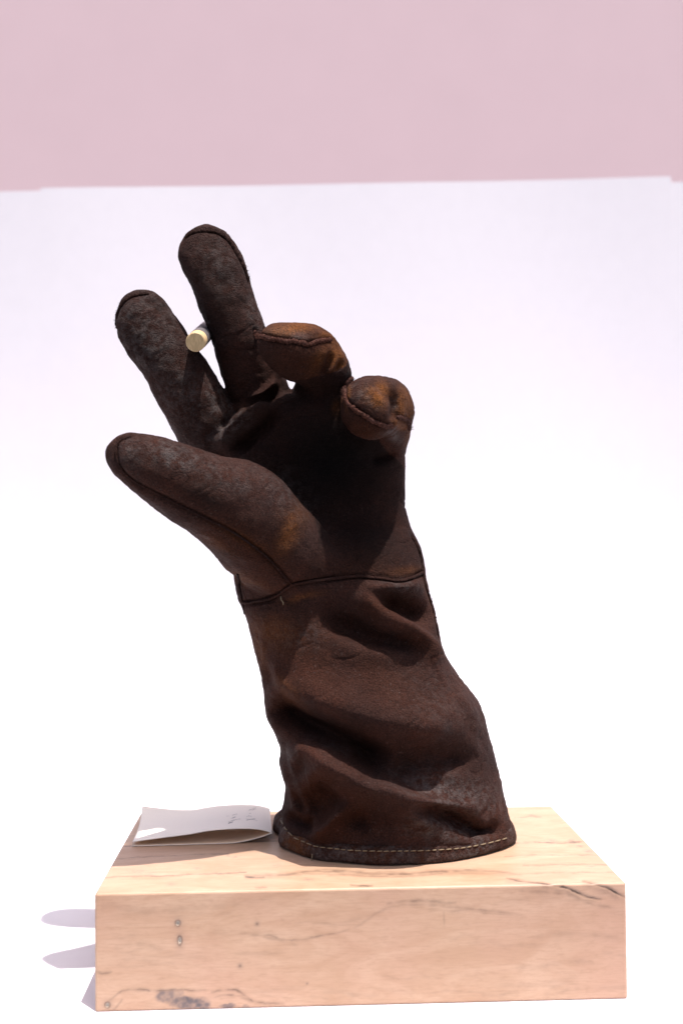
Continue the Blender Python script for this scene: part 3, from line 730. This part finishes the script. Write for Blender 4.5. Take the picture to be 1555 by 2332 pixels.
# rolled hem at the foot of the cuff
hp = []; hn = []; rings = []
NH = 420
th = np.arange(NH)/NH*2*math.pi; rc = np.interp(th, TH, RC, period=2*math.pi)
ctr = np.stack([BC[0]+rc*np.cos(th), BC[1]+rc*np.sin(th), np.full(NH, BH)], 1)
tg = np.roll(ctr, -1, 0)-np.roll(ctr, 1, 0); tg /= np.linalg.norm(tg, axis=1)[:, None]; outw = np.stack([tg[:, 1], -tg[:, 0], np.zeros(NH)], 1)
hh = .0088; hw = .0026
for i in range(NH):
    ring = []
    for j in range(18):
        a = j/18*2*math.pi; ca, sa = math.cos(a), math.sin(a)
        e = .72; x = math.copysign(abs(ca)**e, ca)*hw; z = math.copysign(abs(sa)**e, sa)*hh/2
        p = ctr[i]+outw[i]*(x-.0002-(.0018*max(0, (z/hh+.5))))+np.array([0, 0, z+hh/2+.0005]); ring.append(p)
    rings.append(np.array(ring))
HV = np.array(rings).reshape(-1, 3)
HV = HV+(HV-np.repeat(ctr+np.array([0, 0, hh/2]), 18, 0))*(fnoise(HV, 130, 91, 3)*.16+fnoise(HV, 600, 95, 2)*.05)[:, None]
HV[:, 2] = np.maximum(HV[:, 2], BH+.0002)
HF = []
for i in range(NH):
    for j in range(18):
        a, b = i*18+j, i*18+(j+1) % 18; c2, d2 = ((i+1) % NH)*18+(j+1) % 18, ((i+1) % NH)*18+j
        HF.append((a, d2, c2, b))
me = mesh_from('hem', HV-GL, HF)
for an in ('tan', 'red', 'black_and_shade', 'scuff', 'shine'):
    a = me.attributes.new(an, 'FLOAT', 'POINT'); q = project(HV)
    val = {'tan': .55*np.exp(-((q[:, 0]-672)/30)**2)+.25*np.clip(fnoise(HV, 90, 4), 0, 1), 'red': .3+.4*fnoise(HV, 60, 14), 'scuff': .5+.5*fnoise(HV, 70, 24)}.get(an, np.zeros(len(HV)))
    a.data.foreach_set('value', np.clip(val, 0, 1).astype('f'))
HEM = glove_part('hem', me, M_LEATHER)

# stitches round the top of the hem: one object for each that shows
hb = BVHTree.FromPolygons([tuple(v) for v in HV], HF)
def stitch_mesh(P, r):
    v, f = tube(P, [r*.5, r, r*1.05, r, r*.5], 6, .9); return mesh_from('stitch', v, f)
stp = [(640, 1868), (648, 1882), (660, 1898), (672, 1908), (690, 1916), (720, 1927), (760, 1932), (800, 1936), (850, 1938), (900, 1938), (950, 1937), (1000, 1935), (1050, 1931), (1100, 1922), (1140, 1912), (1168, 1903)]
path = resample(catmull(np.array(stp, float), 8), 1.0)
def hit_any(x, y):
    o, d = Vector(CAM), Vector(ray(x, y)).normalized(); best = None
    for b_ in (hb, bvh):
        h = b_.ray_cast(o, d)
        if h[0] is not None and (best is None or h[3] < best[3]): best = h
    return best
i0 = 0.0
while i0 < len(path)-16:
    L_ = rng.uniform(11, 15); pts = []
    for t in np.linspace(0, 1, 5):
        x, y = path[int(i0+t*L_)]; h = hit_any(x, y+(1-t)*.8)
        if h is not None: pts.append(np.array(h[0])+np.array(h[1])*(.00035 if .1 < t < .9 else -.0002)-GL)
    if len(pts) == 5: glove_part('stitch', stitch_mesh(np.array(pts), .00034), M_THREAD, HEM)
    i0 += L_+rng.uniform(2.0, 4.0)
# loose thread ends
for x, y, dx, dy in ((640, 1357, 6, 20), (712, 1945, -2, 24), (1166, 1930, 3, -16)):
    h = hit_any(x, y)
    if h is None: continue
    p = np.array(h[0])+np.array(h[1])*.0004; s = .00021
    pts = np.array([p, p+RIGHT*dx*s*.2-UP*dy*s*.4-FWD*.0006, p+RIGHT*dx*s*.9-UP*dy*s*.7-FWD*.0004, p+RIGHT*dx*s-UP*dy*s-FWD*.0003])
    v, f = tube(catmull(pts, 5)-GL, .00028, 5); glove_part('loose_thread', mesh_from('loose_thread', v, f), M_THREAD)

# ------------------------------------------------------------------ dowel held between the fingers
k = NT('raw dowel wood'); co = k.coord(); gr = k.noise(1, 4, .6, k.mapping(co, (1500, 1500, 120)))
M_DOWEL = k.set(Base__Color=k.mix(k.ramp(gr, [(.3, 0), (.7, 1)]), (.46, .30, .15), (.68, .49, .27)), Roughness=.6, Normal=k.bump(gr, .3, .0003))
M_CHAR = plain('dark charred wrap', (.10, .085, .09), .6, 500, .4, .4)
A0, A1 = at(445.5, 779, .030), at(475, 750, .098); r_d = .0047
ax_ = A1-A0; Ld = np.linalg.norm(ax_); ax_ /= Ld
e1 = np.cross(ax_, [0, 0, 1.]); e1 /= np.linalg.norm(e1); e2 = np.cross(e1, ax_)
dow = bpy.data.objects.new('wooden_dowel', None); COL.objects.link(dow); dow.location = A0; dow.empty_display_size = .01
dow['label'] = 'short round wooden dowel held like a cigarette between the two upright glove fingers'; dow['category'] = 'dowel'
def dowel_piece(name, s0, s1, r, mat):
    prof = [(s0, r*.9), (s0+.0004, r), (s1-.0003, r), (s1, r*.93)]; n = 40; R_ = []
    for s_, q in prof: R_.append(np.array([ax_*s_+q*(math.cos(a)*e1+math.sin(a)*e2) for a in np.arange(n)/n*2*math.pi]))
    v, f = loft(R_); me = mesh_from(name, v, [q[::-1] for q in f]); 
    bm = bmesh.new(); bm.from_mesh(me); bmesh.ops.recalc_face_normals(bm, faces=bm.faces)
    for e in bm.edges: e.smooth = e.calc_face_angle(0) < .6
    bm.to_mesh(me); bm.free(); return link(name, me, mat, dow)
dowel_piece('bare_end', 0, .0125, r_d, M_DOWEL)
dowel_piece('dark_sleeve', .0126, Ld, r_d*1.03, M_CHAR)

# ------------------------------------------------------------------ folded card
FL = at_z(301, 1926, BH+.0006); FR = at(619, 1893, FL[1]+.003); 
cd = np.array([FR[0]-FL[0], FR[1]-FL[1], 0]); CL = np.linalg.norm(cd); cd /= CL; cn = np.array([-cd[1], cd[0], 0])
DEP = .054                                  # length of the card away from the camera
def leaf_z(px_list, base):                  # heights of a leaf's front edge above the block, from left to right
    out = []
    for x, y in px_list:
        d = ray(x, y); t = ((FL-CAM)@cn)/(d@cn); p = CAM+d*t; out.append(((p-FL)@cd, p[2]))
    return np.array(out)
up_ = leaf_z([(303, 1917), (360, 1909), (430, 1900), (475, 1892), (520, 1888), (560, 1887), (590, 1889), (612, 1894), (619, 1897)], 0)
lo_ = leaf_z([(301, 1927), (400, 1925), (470, 1924), (520, 1921), (560, 1915), (595, 1906), (614, 1899), (619, 1897)], 0)
loop = np.r_[lo_, up_[::-1][1:]]; loop = catmull(loop, 8); loop[:, 1] = np.maximum(loop[:, 1], BH+.0004)
nd_ = 24; Vc = []; th_c = .00028
Tn = np.gradient(loop, axis=0); Nn = np.stack([-Tn[:, 1], Tn[:, 0]], 1); Nn /= np.linalg.norm(Nn, axis=1)[:, None]
Lc = loop[:, 0].max()
nl = len(loop)
for side in (0, 1):
    for i in range(nl):
        upper = i > np.argmax(loop[:, 0])
        for j in range(nd_):
            t = j/(nd_-1); s_ = loop[i]+Nn[i]*th_c*(side-.5)
            x_ = s_[0]; z_ = s_[1]
            # the loose top-left corner lifts towards the back
            if upper: z_ += .006*max(0, (t-.55)/.45)**2*np.clip(1-x_/(.42*Lc), 0, 1)**1.5 - .0006*math.sin(t*math.pi)
            Vc.append(FL*[1, 1, 0]+cd*(x_+.004*t*0)+cn*(t*DEP)+np.array([0, 0, z_]))
Fc = []
K = nl*nd_
for i in range(nl-1):
    for j in range(nd_-1):
        a = i*nd_+j; Fc.append((a, a+nd_, a+nd_+1, a+1)); Fc.append((K+a, K+a+1, K+a+nd_+1, K+a+nd_))
for i in range(nl-1):
    for j in (0, nd_-1):
        a = i*nd_+j; Fc.append((a, K+a, K+a+nd_, a+nd_))
for j in range(nd_-1):
    for i in (0, nl-1):
        a = i*nd_+j; Fc.append((a, a+1, K+a+1, K+a))
me = mesh_from('folded_card', Vc, Fc)
bm = bmesh.new(); bm.from_mesh(me); bmesh.ops.recalc_face_normals(bm, faces=bm.faces); bm.to_mesh(me); bm.free()
M_INSIDE = plain('card inner face tinted by warm light', (.86, .68, .52), .75, 900, .03, .05, .0001)  # warm light inside the fold is put into this inner colour
for mm in (M_PAPERCARD, M_INSIDE):          # thin card lets some light through
    t_ = mm.node_tree; tr = t_.nodes.new('ShaderNodeBsdfTranslucent'); tr.inputs[0].default_value = (.95, .80, .66, 1)
    mx_ = t_.nodes.new('ShaderNodeMixShader'); mx_.inputs[0].default_value = .42 if mm is M_INSIDE else .08
    t_.links.new(t_.nodes['Principled BSDF'].outputs[0], mx_.inputs[1]); t_.links.new(tr.outputs[0], mx_.inputs[2]); t_.links.new(mx_.outputs[0], t_.nodes['Material Output'].inputs[0])
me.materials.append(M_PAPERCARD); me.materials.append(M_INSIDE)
cen = np.array([(loop[:, 0].min()+loop[:, 0].max())/2, 0]); 
up_i = np.interp
for p_ in me.polygons:
    q_ = np.array(p_.center); xx = (q_-FL)@cd; nz = np.array(p_.normal)
    zu = np.interp(xx, up_[:, 0], up_[:, 1]); zl = np.interp(xx, lo_[:, 0], lo_[:, 1]); upper = abs(q_[2]-zu) < abs(q_[2]-zl)
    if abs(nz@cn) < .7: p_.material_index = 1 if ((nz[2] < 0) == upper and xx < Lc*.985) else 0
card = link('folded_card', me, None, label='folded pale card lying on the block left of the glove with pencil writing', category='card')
cb = BVHTree.FromPolygons([tuple(v) for v in Vc], Fc)
WRITING = [  # strokes of the pencil note as they lie on the upper leaf
 [(520, 1876), (526, 1872), (522, 1875), (531, 1871), (526, 1874)], [(521, 1871), (530, 1869), (536, 1867), (527, 1869)], [(527, 1864), (534, 1861), (537, 1860), (530, 1864)], [(529, 1857), (535, 1855), (541, 1854)], [(516, 1859), (521, 1858)], [(532, 1868), (541, 1866), (548, 1865)], [(520, 1875), (524, 1873), (530, 1874)],
 [(561, 1868), (568, 1867), (575, 1866), (586, 1869)], [(561, 1865), (570, 1866), (582, 1864)], [(562, 1860), (568, 1858), (573, 1860)], [(568, 1853), (572, 1852)], [(567, 1846), (571, 1843), (574, 1845), (583, 1842)], [(575, 1842), (583, 1840)]]
wv = []; wf = []
for st_ in WRITING:
    P = []; 
    for x, y in catmull(np.array(st_, float), 5):
        h = cb.ray_cast(Vector(CAM), Vector(ray(x, y)).normalized())
        if h[0] is not None: P.append(np.array(h[0])-FWD*.00008+np.array([0, 0, .00006]))
    if len(P) > 2:
        v, f = tube(np.array(P), .00011, 5, .6); b = len(wv); wv += list(v); wf += [tuple(i+b for i in q) for q in f]
link('handwriting', mesh_from('handwriting', wv, wf), M_INK, card)
